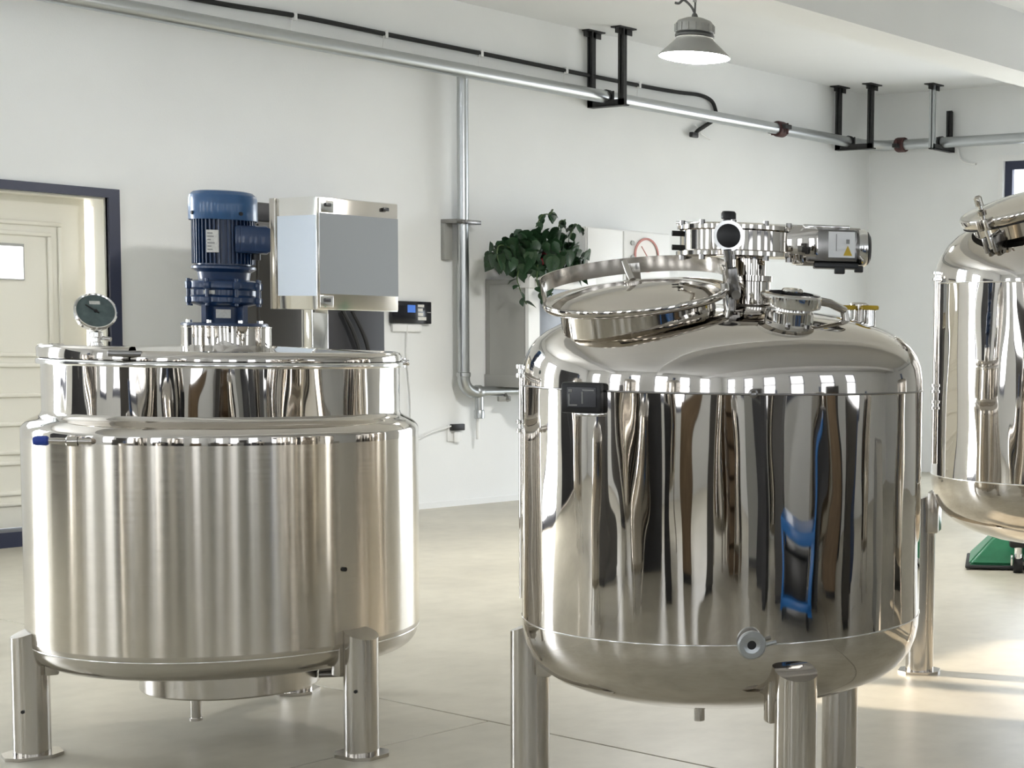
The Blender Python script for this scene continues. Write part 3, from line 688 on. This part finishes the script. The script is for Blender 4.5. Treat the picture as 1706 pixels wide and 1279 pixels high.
wl = thing('white_wire', 'short loose white wire on the end wall under the pipe', 'wire', (XE - .02, 9.7, 3.4))
MB().tube(spline([(0, .12, .12), (-.005, .08, .02), (0, 0, -.03), (0, -.12, -.05)], 6), .012, 8).build('wire_run', 'white_plastic', wl)
# vertical drop pipe
vp = thing('drop_pipe', 'galvanised pipe dropping down the back wall and turning right near the plant', 'pipe', (9.085, 10.885, 0))
MB().cyl((0, 0, 1.07), (0, 0, ZP + .02), .046, seg=28).cyl((0, 0, ZP - .02), (0, -.08, ZP), .046).build('pipe_run', 'galvanised', vp)
MB().tube([(0, 0, 1.10)] + [(.11 - .11 * math.cos(a), 0, 1.07 - .11 * math.sin(a)) for a in [PI / 2 * k / 8 for k in range(9)]] + [(.14, 0, .96)], .050, 24).build('elbow', 'galvanised', vp)
MB().lathe([(.052, 1.085), (.056, 1.09), (.056, 1.12), (.048, 1.125)], 24).build('socket_ring', 'galvanised', vp)
MB().cyl((.12, 0, .96), (.40, 0, .96), .044, seg=24).lathe([(.05, 0), (.056, .01), (.056, .05), (.05, .06)], 24, m=Matrix.Translation((.12, 0, .96)) @ Matrix.Rotation(PI / 2, 4, 'Y')).build('pipe_run', 'galvanised', vp)
MB().cyl((.38, 0, .96), (1.6, 0, .96), .034, seg=24).build('branch_pipe', 'galvanised', vp)
MB().cyl((.16, 0, .96), (.16, 0, .735), .036, seg=20).lathe([(.036, .735), (.042, .74), (.042, .80), (.036, .81)], 20, m=T(.16, 0, 0)).build('stub_pipe', 'galvanised', vp)
MB().box(.33, .46, -.05, -.02, .875, .92, bevel=.008).cyl((.42, 0, .96), (.42, -.06, .88), .016).build('valve_lever', 'lamp_grey', vp)
MB().cyl((.16, .02, .735), (.16, .02, .56), .014, seg=12).build('plastic_hose', 'white_plastic', vp)
vb = thing('pipe_bracket', 'grey steel bracket holding the drop pipe to the wall', 'bracket', (9.085, YN - .0, 2.345))
MB().box(-.12, -.04, -.05, 0, -.30, -.004, bevel=.004).build('wall_plate', 'lamp_grey', vb)
MB().box(-.12, .13, -.20, 0, -.004, .03, bevel=.004).build('cross_bar', 'dark_steel', vb)
# wall socket with cable
sk = thing('wall_socket', 'small black plug in a white socket low on the back wall', 'socket', (9.09, YN, .665))
MB().box(-.075, .075, -.012, 0, -.12, .02, bevel=.004).build('socket_plate', 'white_plastic', sk)
MB().box(-.055, .075, -.05, -.012, -.03, .025, bevel=.006).build('plug', 'black', sk)
MB().box(-.02, .04, -.03, -.012, -.13, -.04, bevel=.006).build('adapter', 'white_plastic', sk)
MB().tube(spline([(-.05, -.03, .01), (-.25, -.02, -.04), (-.45, -.015, -.10), (-.9, -.012, -.10)], 6), .007, 6).build('lead', 'white_plastic', sk)
# access reader
ac = thing('access_reader', 'flat black wall reader with a blue screen beside the grey cabinet', 'device', (8.64, YN, 1.60))
MB().box(-.19, .19, -.05, -.008, -.085, .095, bevel=.006).build('reader_body', 'black_gloss', ac)
MB().box(-.045, .03, -.053, -.049, .005, .065).build('screen', 'blue_screen', ac)
for (x0, x1, z0, z1) in ((.055, .115, .05, .07), (.055, .10, .015, .04), (.055, .105, -.02, .005), (.055, .135, -.055, -.03)):
    MB().box(x0, x1, -.053, -.049, z0, z1).build('printed_mark', 'label_white', ac)
MB().box(.145, .18, -.053, -.049, .005, .013).build('printed_mark', 'label_print', ac)
MB().box(-.17, .11, -.03, 0, -.15, -.085, bevel=.004).build('reader_bracket', 'white_plastic', ac)
MB().tube(spline([(-.03, -.03, -.1), (-.035, -.025, -.35), (.0, -.02, -.7), (-.01, -.02, -1.1)], 6), .006, 6).build('lead', 'white_plastic', ac)

# ------------------------------------------------------------------ cabinets behind the left tank
dc = thing('electrical_cabinet', 'tall dark grey electrical cabinet against the back wall, behind the steel control cabinet', 'cabinet', (7.5, 10.75, 0))
MB().box(-.535, .52, -.24, .25, .08, 2.34, bevel=.006).build('cabinet_body', 'dark_cabinet', dc)
MB().box(-.52, .50, -.23, .24, 0, .08).build('plinth', 'black', dc)
MB().box(-.525, -.02, -.262, -.24, .10, 2.19, bevel=.004).build('door', 'dark_cabinet', dc)
MB().box(.0, .51, -.262, -.24, .10, 2.19, bevel=.004).build('door', 'near_black_cabinet', dc)
MB().box(-.525, .51, -.258, -.24, 2.21, 2.33, bevel=.004).build('top_panel', 'near_black_cabinet', dc)
for x in (.24, .32):
    MB().tube(spline([(x - .12, -.30, 1.60), (x, -.31, 1.35), (x + .05, -.30, 1.0), (x + .07, -.29, .4)], 6), .016, 8).build('cable', 'rubber', dc)
sc_ = thing('control_cabinet', 'boxy stainless control cabinet with grey film on its front, on a steel post', 'cabinet', (6.735, 9.5, 0))
W, D, Z0, Z1 = .632, .49, 1.590, 2.330
MB().box(0, W, 0, D, Z0, Z1, bevel=.004).build('cabinet_body', 'bright_steel', sc_)
MB().box(.012, W - .008, -.014, 0, Z0 + .008, Z1 - .006, bevel=.003).build('front_door', 'satin_steel', sc_)
MB().box(.012, W - .008, -.017, -.013, Z0 + .105, Z1 - .105).build('front_film', 'grey_film', sc_, label='grey protective film')
MB().box(-.004, .0005, .005, D - .075, Z0 + .09, Z1 - .12).build('side_film', 'pale_film', sc_)
MB().box(-.012, 0, D - .06, D, Z0, Z1, bevel=.003).build('side_trim', 'satin_steel', sc_)
for (x, z, big) in ((.07, Z1 - .055, 1), (.52, Z1 - .05, 0), (.06, Z0 + .06, 1)):
    if big: MB().box(x - .05, x + .05, -.019, -.013, z - .045, z + .035, bevel=.002).build('lock_plate', 'bright_steel', sc_)
    MB().box(x - .022, x + .022, -.034, -.017, z - .008, z + .016, bevel=.004).build('lock', 'black', sc_)
MB().box(.005, .125, .06, .18, .012, Z0, bevel=.004).build('post', 'bright_steel', sc_)
MB().box(-.12, .25, -.06, .30, 0, .012).build('base_plate', 'satin_steel', sc_)

# ------------------------------------------------------------------ wall cabinet with plant
wc = thing('wall_cabinet', 'wall cabinet with sides coloured grey for shade and white framed glass front under the plant', 'cabinet', (9.42, 10.5, 1.0))
MB().box(0, .72, 0, .51, 0, .90, bevel=.004).build('cabinet_body', 'grey_cabinet', wc)
MB().box(-.006, .0, .03, .45, .10, .86).build('side_panel', 'grey_cabinet', wc)  # shade of the left-facing side put into the grey colour
MB().box(-.01, .0, .0, .515, 0, .10, bevel=.002).build('bottom_rail', 'grey_cabinet', wc)
MB().box(-.01, .11, -.03, .01, 0, .86).box(.62, .73, -.03, .01, 0, .86).box(.11, .62, -.03, .01, 0, .09).build('front_frame', 'white_plastic', wc)
MB().box(-.02, .73, -.05, .10, .83, .945, bevel=.006).build('cornice', 'white_plastic', wc)
MB().box(.11, .62, -.018, -.008, .09, .83).build('glass', 'grey_glass', wc)
wb = thing('meter_cabinet', 'white wall cabinet with a red rimmed dial, right of the plant', 'cabinet', (10.17, 10.6, 1.55))
MB().box(0, 1.04, 0, .41, 0, .84, bevel=.006).build('cabinet_body', 'white_plastic', wb)
MB().box(.01, .43, -.016, 0, .01, .83, bevel=.003).build('door', 'white_plastic', wb)
md = MB().box(.45, 1.03, -.016, 0, .01, .83, bevel=.003).build('door', 'white_plastic', wb)
dq = Matrix.Translation((.72, -.016, .63)) @ Matrix.Rotation(PI / 2, 4, 'X')
dl = MB().lathe([(0, .006), (.145, .006), (.145, 0)], 48, m=dq).build('dial', 'dial_white', md)
MB().lathe([(.135, .006), (.155, .006), (.155, .014), (.135, .014)], 48, m=dq).build('dial_rim', 'red_ring', dl)
MB().box(-.004, .004, -.02, .10, .007, .010, m=dq @ Matrix.Rotation(.7, 4, 'Z')).build('needle', 'red_ring', dl)
for (x, z) in ((.545, .73), (.545, .60), (.60, .585)):
    MB().cyl((x, -.016, z), (x, -.03, z), .022, seg=14).build('knob', 'lamp_grey', md)
# plant
pl = thing('potted_pothos', 'bushy dark green trailing plant in a red pot on the wall cabinet', 'plant', (9.70, 10.62, 1.945))
MB().lathe([(0, 0), (.10, 0), (.12, .10), (.135, .20), (.145, .20), (.145, .225), (.125, .225), (.12, .18), (0, .17)], 28, m=T(.02, -.02, 0)).build('pot', 'red_pot', pl)
def leaf_mesh(i):
    mb = MB(); n = 6; rows = []
    v = []; f = []
    for k in range(n + 1):
        t = k / n; w = .5 * math.sin(PI * min(1, t * .93 + .10)) ** .8 * (1 - t * .45) if k < n else .0
        z = -.18 * t * t + .02 * i
        v += [(-w, t, z + abs(w) * .22), (0, t, z), (w, t, z + abs(w) * .22)]
    for k in range(n):
        a = 3 * k
        f += [[a, a + 1, a + 4, a + 3], [a + 1, a + 2, a + 5, a + 4]]
    mb._add(v, f)
    return mb.mesh('leaf', 'leaf', 60)
LM = [leaf_mesh(i) for i in range(3)]
def add_leaf(p, s, d=None):
    o = obj('leaf', random.choice(LM), pl)
    o.location = p; o.scale = (s * .95, s, s)
    o.rotation_euler = d or (random.uniform(-1.2, .3), random.uniform(-.5, .5), random.uniform(0, 2 * PI))
# crown of leaves: ellipsoid spread along the cabinet
for k in range(285):
    while True:
        x, y, z = random.uniform(-1, 1), random.uniform(-1, 1), random.uniform(-1, 1)
        if x * x + y * y + z * z < 1 and (y < .3 or random.random() < .3): break
    p = Vector((-.05 + x * .58, -.06 + y * .27, .215 + z * .20 - .05 * abs(x)))
    if p.x > -.34 and p.z < .07: p.y = min(p.y, -.21)
    if p.y > .28: p.y = .28
    if p.x > .33: p.x = random.uniform(.18, .33)
    add_leaf(p, random.uniform(.10, .155), (random.uniform(-1.5, -.3), random.uniform(-.6, .6), math.atan2(p.y - .1, p.x) + random.uniform(-.9, .9) - PI / 2 + PI))
vines = [[(-.30, -.12, .12), (-.42, -.16, -.02), (-.40, -.18, -.15), (-.34, -.18, -.25)], [(-.22, -.18, .08), (-.26, -.22, -.08), (-.18, -.22, -.19), (-.12, -.22, -.27)], [(-.40, -.10, .20), (-.58, -.14, .22), (-.63, -.16, .15), (-.60, -.16, .05)],
         [(-.12, -.05, .40), (-.06, -.06, .50), (.03, -.06, .52), (.06, -.06, .56)], [(.26, -.05, .33), (.30, -.05, .44), (.33, -.06, .45), (.36, -.06, .41)], [(.12, -.05, .38), (.14, -.06, .46), (.20, -.06, .48)], [(-.08, -.2, .06), (-.14, -.24, -.06), (-.12, -.24, -.2)]]
for vn in vines:
    pts = spline(vn, 5)
    MB().tube(pts, .005, 6).build('vine', 'stem', pl)
    for i, p in enumerate(pts[2::2]): add_leaf(p, random.uniform(.07, .11), (random.uniform(-1.4, -.2), random.uniform(-.5, .5), random.uniform(0, 2 * PI)))

# ------------------------------------------------------------------ pendant lamps
def pendant(x, y, zb, label):
    L_ = thing('pendant_lamp', label, 'lamp', (x, y, zb))
    MB().lathe([(.222, .0), (.218, .012), (.120, .105), (.112, .125), (.108, .125), (.115, .10), (.214, .006)], 64).build('lamp_shade', 'lamp_grey', L_)
    MB().lathe([(.212, .004), (.19, -.008), (.12, -.022), (0, -.030)], 56).build('diffuser', 'lamp_light', L_)
    MB().lathe([(.116, .118), (.122, .124), (.122, .136), (.106, .140), (.100, .150), (.10, .160)], 48).build('lamp_collar', 'lamp_dark', L_)
    MB().lathe([(.10, .150), (.118, .150), (.122, .158), (.120, .200), (.104, .222), (.060, .240), (0, .244)], 48).build('ballast_housing', 'lamp_grey', L_)
    for k in range(16):
        a = 2 * PI * k / 16
        MB().box(.116, .126, -.006, .006, .152, .200, bevel=.002, m=Matrix.Rotation(a, 4, 'Z')).build('cooling_fin', 'lamp_grey', L_)
    MB().lathe([(.016, .240), (.020, .255), (.014, .270), (0, .272)], 16).tube([(0, 0, .265), (.004, 0, .33), (.0, 0, .40)], .006, 8).build('lamp_hook', 'lamp_dark', L_)
    MB().box(-.012, .012, -.008, .008, .34, .44, bevel=.004).cyl((0, 0, .43), (0, 0, ZC - zb), .005, seg=8).build('suspension', 'lamp_grey', L_)
    er = Vector((right.x, right.y, 0)).normalized()
    q = lambda a, z: er * a + Vector((0, 0, z))
    MB().tube(spline([q(0, .27), q(-.02, .31), q(-.055, .345), q(-.075, .352), q(-.10, .332), q(-.125, .335)], 5), .008, 8).build('lamp_cord', 'lamp_dark', L_)
    MB().tube(spline([q(-.070, .352), q(-.066, .40), q(-.07, .48), q(-.05, ZC - zb)], 5), .007, 8).build('feed_cord', 'lamp_dark', L_)
    return L_
lamp = pendant(7.79, 7.16, 3.215, 'grey industrial pendant lamp glowing white above the middle tank')
# ------------------------------------------------------------------ green sloped machine base under the right tank
gm = thing('green_machine', 'low green plastic machine with sloping skirt and caster behind the right tank', 'machine', (9.21, 5.46, 0), math.radians(-58))
v = [(-.42, -.30, .03), (.75, -.30, .03), (.75, .30, .03), (-.42, .30, .03), (-.20, -.14, .26), (.75, -.14, .30), (.75, .14, .30), (-.20, .14, .26)]
gmb = MB()._add(v, [[3, 2, 1, 0], [4, 5, 6, 7], [0, 1, 5, 4], [1, 2, 6, 5], [2, 3, 7, 6], [3, 0, 4, 7]])
bmesh.ops.bevel(gmb.bm, geom=gmb.bm.edges[:], offset=.02, segments=3, affect='EDGES')
bmesh.ops.subdivide_edges(gmb.bm, edges=gmb.bm.edges[:], cuts=1)
gmb.build('skirt', 'green_plastic', gm)
MB().box(-.43, .76, -.31, .31, .010, .030, bevel=.009).build('bumper_lip', 'rubber', gm)
MB().box(-.15, -.03, -.42, -.22, .16, .28, bevel=.02).build('caster_mount', 'black', gm)
cs = MB().cyl((-.09, -.38, .18), (-.09, -.38, .09), .028).box(-.14, -.125, -.43, -.33, .05, .12, bevel=.005).box(-.055, -.04, -.43, -.33, .05, .12, bevel=.005).build('caster_fork', 'bright_steel', gm)
MB().cyl((-.12, -.38, .05), (-.06, -.38, .05), .05, seg=28).build('caster_wheel', 'rubber', cs)
MB().cyl((-.06, -.36, .06), (.75, -.34, .05), .016).build('axle_bar', 'galvanised', gm)

# ------------------------------------------------------------------ unseen workshop equipment, mostly added for the polished steel to mirror
st = thing('storage_tank', 'tall plain steel tank on the workshop floor left of the camera, seen mirrored', 'tank', (-2.6, 4.4, 0))
MB().lathe([(.5, .5), (.5, 1.9)], 64).build('shell', 'mirror_dome', st)
MB().lathe([(.5, 1.9), (.48, 1.99), (.40, 2.06), (.2, 2.10), (0, 2.11)], 64).build('top_dome', 'satin_steel', st, angle=60)
MB().lathe([(.5, .5), (.46, .42), (.3, .36), (0, .34)], 64).build('bottom_dome', 'satin_steel', st, angle=60)
for k in range(3):
    a = 2 * PI * k / 3 + .4
    MB().cyl((.46 * math.cos(a), .46 * math.sin(a), 0), (.46 * math.cos(a), .46 * math.sin(a), .7), .045, seg=16).build('leg', 'satin_steel', st)
MB().cyl((0, 0, 2.1), (0, 0, 2.45), .1).build('agitator_motor', 'blue_paint', st)
for (x, y, sc, lb_) in ((-3.4, 1.6, 1.1, 'larger plain steel tank left of the camera beside the black console, seen mirrored'), (1.2, -2.9, .7, 'plain steel tank behind the camera by the window, seen mirrored'),
                       (-1.2, 8.2, .9, 'plain steel tank near the black double door, seen mirrored'), (-1.4, 3.5, .55, 'small plain steel tank left of the camera, seen mirrored'),
                       (-2.0, -.9, .62, 'small plain steel tank beside the wooden crate, seen mirrored'), (-.9, -1.3, .5, 'smallest plain steel tank behind the camera, seen mirrored'),
                       (4.0, -3.1, .75, 'plain steel tank behind the blue cart, seen mirrored'), (6.6, -1.2, .6, 'small plain steel tank near the front wall, seen mirrored'),
                       (7.6, 1.5, .8, 'plain steel tank right of the picture, seen mirrored'), (-.2, 5.2, .5, 'small plain steel tank left of the picture, seen mirrored')):
    c = dup(st); c.location = (x, y, 0); c.scale = (sc, sc, sc); c['label'] = lb_
st['label'] = 'tall plain steel tank left of the camera near the daylit windows, seen mirrored'
bc = thing('blue_cart', 'bright blue steel cart on the floor behind the camera, mirrored low in the middle tank', 'cart', (3.05, -1.3, 0), .1)
MB().box(-.75, .75, -.35, .35, .52, .60, bevel=.01).build('top_deck', 'cart_blue', bc)
MB().box(-.75, .75, -.35, .35, .10, .16, bevel=.01).build('bottom_deck', 'cart_blue', bc)
for x in (-.70, .70):
    for y in (-.30, .30): MB().box(x - .05, x + .05, y - .05, y + .05, .08, .56, bevel=.006).build('corner_post', 'cart_blue', bc)
MB().box(-.60, .55, -.26, .26, .16, .44, bevel=.01).build('load_case', 'black', bc)
MB().tube([(.72, -.25, .56), (.74, -.25, .98), (.74, .25, .98), (.72, .25, .56)], .025, 10).build('push_handle', 'cart_blue', bc)
for x in (-.62, .62):
    for y in (-.28, .28): MB().cyl((x, y - .02, .05), (x, y + .02, .05), .05, seg=20).build('wheel', 'rubber', bc)
def rack(x, y, rz, label):
    r = thing('equipment_cabinet', label, 'cabinet', (x, y, 0), rz)
    MB().box(-.45, .45, -.25, .25, .08, 1.9, bevel=.01).build('cabinet_body', 'dark_cabinet', r)
    for k in (-1, 1):
        d = MB().box(-.44 if k < 0 else .005, -.005 if k < 0 else .44, -.27, -.25, .1, 1.88, bevel=.004).build('door', 'dark_cabinet', r)
        MB().box(k * .04 - .012, k * .04 + .012, -.30, -.27, .9, 1.1).build('handle', 'bright_steel', d)
    MB().box(-.43, .43, -.23, .23, 0, .08).build('plinth', 'black', r)
    return r
rack(-4.9, 5.6, -1.57, 'dark two-door cabinet between windows left of the camera, mirrored in the tanks')
rack(-.7, -3.6, 3.14, 'dark two-door cabinet behind the camera between the windows, mirrored in the tanks')
rack(5.0, -3.9, 3.14, 'dark two-door cabinet near the front wall, mirrored in the middle tank')
cr_ = thing('wooden_crate', 'slatted wooden crate behind the camera, mirrored in the middle tank', 'crate', (-1.6, -1.6, 0), .5)
for k in range(6):
    MB().box(-.5, .5, -.42, -.40, .04 + k * .17, .18 + k * .17, bevel=.003, seg=1).build('slat', 'wood', cr_)
    MB().box(-.5, .5, .40, .42, .04 + k * .17, .18 + k * .17, bevel=.003, seg=1).build('slat', 'wood', cr_)
    MB().box(-.50, -.48, -.40, .40, .04 + k * .17, .18 + k * .17, bevel=.003, seg=1).build('slat', 'wood', cr_)
    MB().box(.48, .50, -.40, .40, .04 + k * .17, .18 + k * .17, bevel=.003, seg=1).build('slat', 'wood', cr_)
MB().box(-.48, .48, -.40, .40, 0, .04).build('base', 'wood', cr_)
for k in range(6): MB().box(-.5 + k * .17, -.35 + k * .17, -.42, .42, 1.05, 1.07, bevel=.003, seg=1).build('lid_board', 'wood', cr_)

def console(x, y, rz, w, h, mat, label):  # unseen consoles added to give the polished shells upright streaks
    r = thing('machine_console', label, 'machine', (x, y, 0), rz)
    MB().prism([(-.3, .06), (.3, .06), (.3, h), (.05, h), (-.3, h - .18)], -w / 2, w / 2, m=Matrix(((0, 0, 1, 0), (1, 0, 0, 0), (0, 1, 0, 0), (0, 0, 0, 1)))).build('housing', mat, r)
    MB().box(-w / 2 + .04, w / 2 - .04, -.32, -.30, .12, h - .24, bevel=.005).build('front_door', mat, r)
    MB().box(-.05, .05, -.34, -.32, h * .45, h * .45 + .03, bevel=.004).build('handle', 'bright_steel', r)
    MB().box(-w / 2 + .03, w / 2 - .03, -.27, .27, 0, .06).build('plinth', 'black', r)
    return r
console(-2.9, 2.95, -1.4, .9, 1.25, 'near_black_cabinet', 'black machine console left of the camera, mirrored as a dark upright strip')
console(-2.3, .55, -1.2, .7, 1.15, 'wood', 'brown clad machine console left of the camera, mirrored in the middle tank')
console(-1.6, 5.6, -1.7, .6, 1.35, 'dark_cabinet', 'dark grey machine console left of the camera, mirrored in both tanks')
console(-.6, -2.6, -.4, .6, 1.3, 'grey_cabinet', 'grey machine console behind the camera, mirrored in the middle tank')
console(.35, -2.2, -.2, .5, 1.1, 'near_black_cabinet', 'narrow black machine console behind the camera, mirrored in the middle tank')
console(2.0, -2.0, .0, .55, 1.2, 'dark_cabinet', 'dark grey machine console behind the camera beside the blue cart')
console(4.55, -2.4, .1, .6, 1.45, 'wood', 'tall brown clad machine console behind the camera beside the blue cart')
console(5.9, -2.2, .3, .5, 1.1, 'blue_paint', 'navy blue machine console right of the picture near the front wall')
console(8.6, 1.1, 1.2, .8, 1.3, 'dark_cabinet', 'dark grey machine console right of the picture, mirrored in the tanks')
console(-1.9, 2.2, -1.5, .35, 1.1, 'near_black_cabinet', 'slim black machine console left of the camera between two steel tanks, seen mirrored')
console(-3.9, 3.9, -1.5, .5, 1.5, 'grey_cabinet', 'grey machine console left of the camera by the windows, seen mirrored')
console(-1.3, .1, -1.0, .3, 1.2, 'dark_cabinet', 'slim dark grey machine console left of the camera, seen mirrored')
console(1.15, -1.5, -.1, .28, 1.25, 'near_black_cabinet', 'slimmest black machine console behind the camera, seen mirrored')
console(3.9, -1.9, .1, .3, 1.0, 'near_black_cabinet', 'low black machine console behind the blue cart, seen mirrored')
console(5.2, -1.0, .2, .35, 1.15, 'dark_cabinet', 'dark grey machine console right of the blue cart, seen mirrored')
console(6.3, .4, .6, .4, 1.0, 'grey_cabinet', 'low grey machine console right of the picture, seen mirrored')
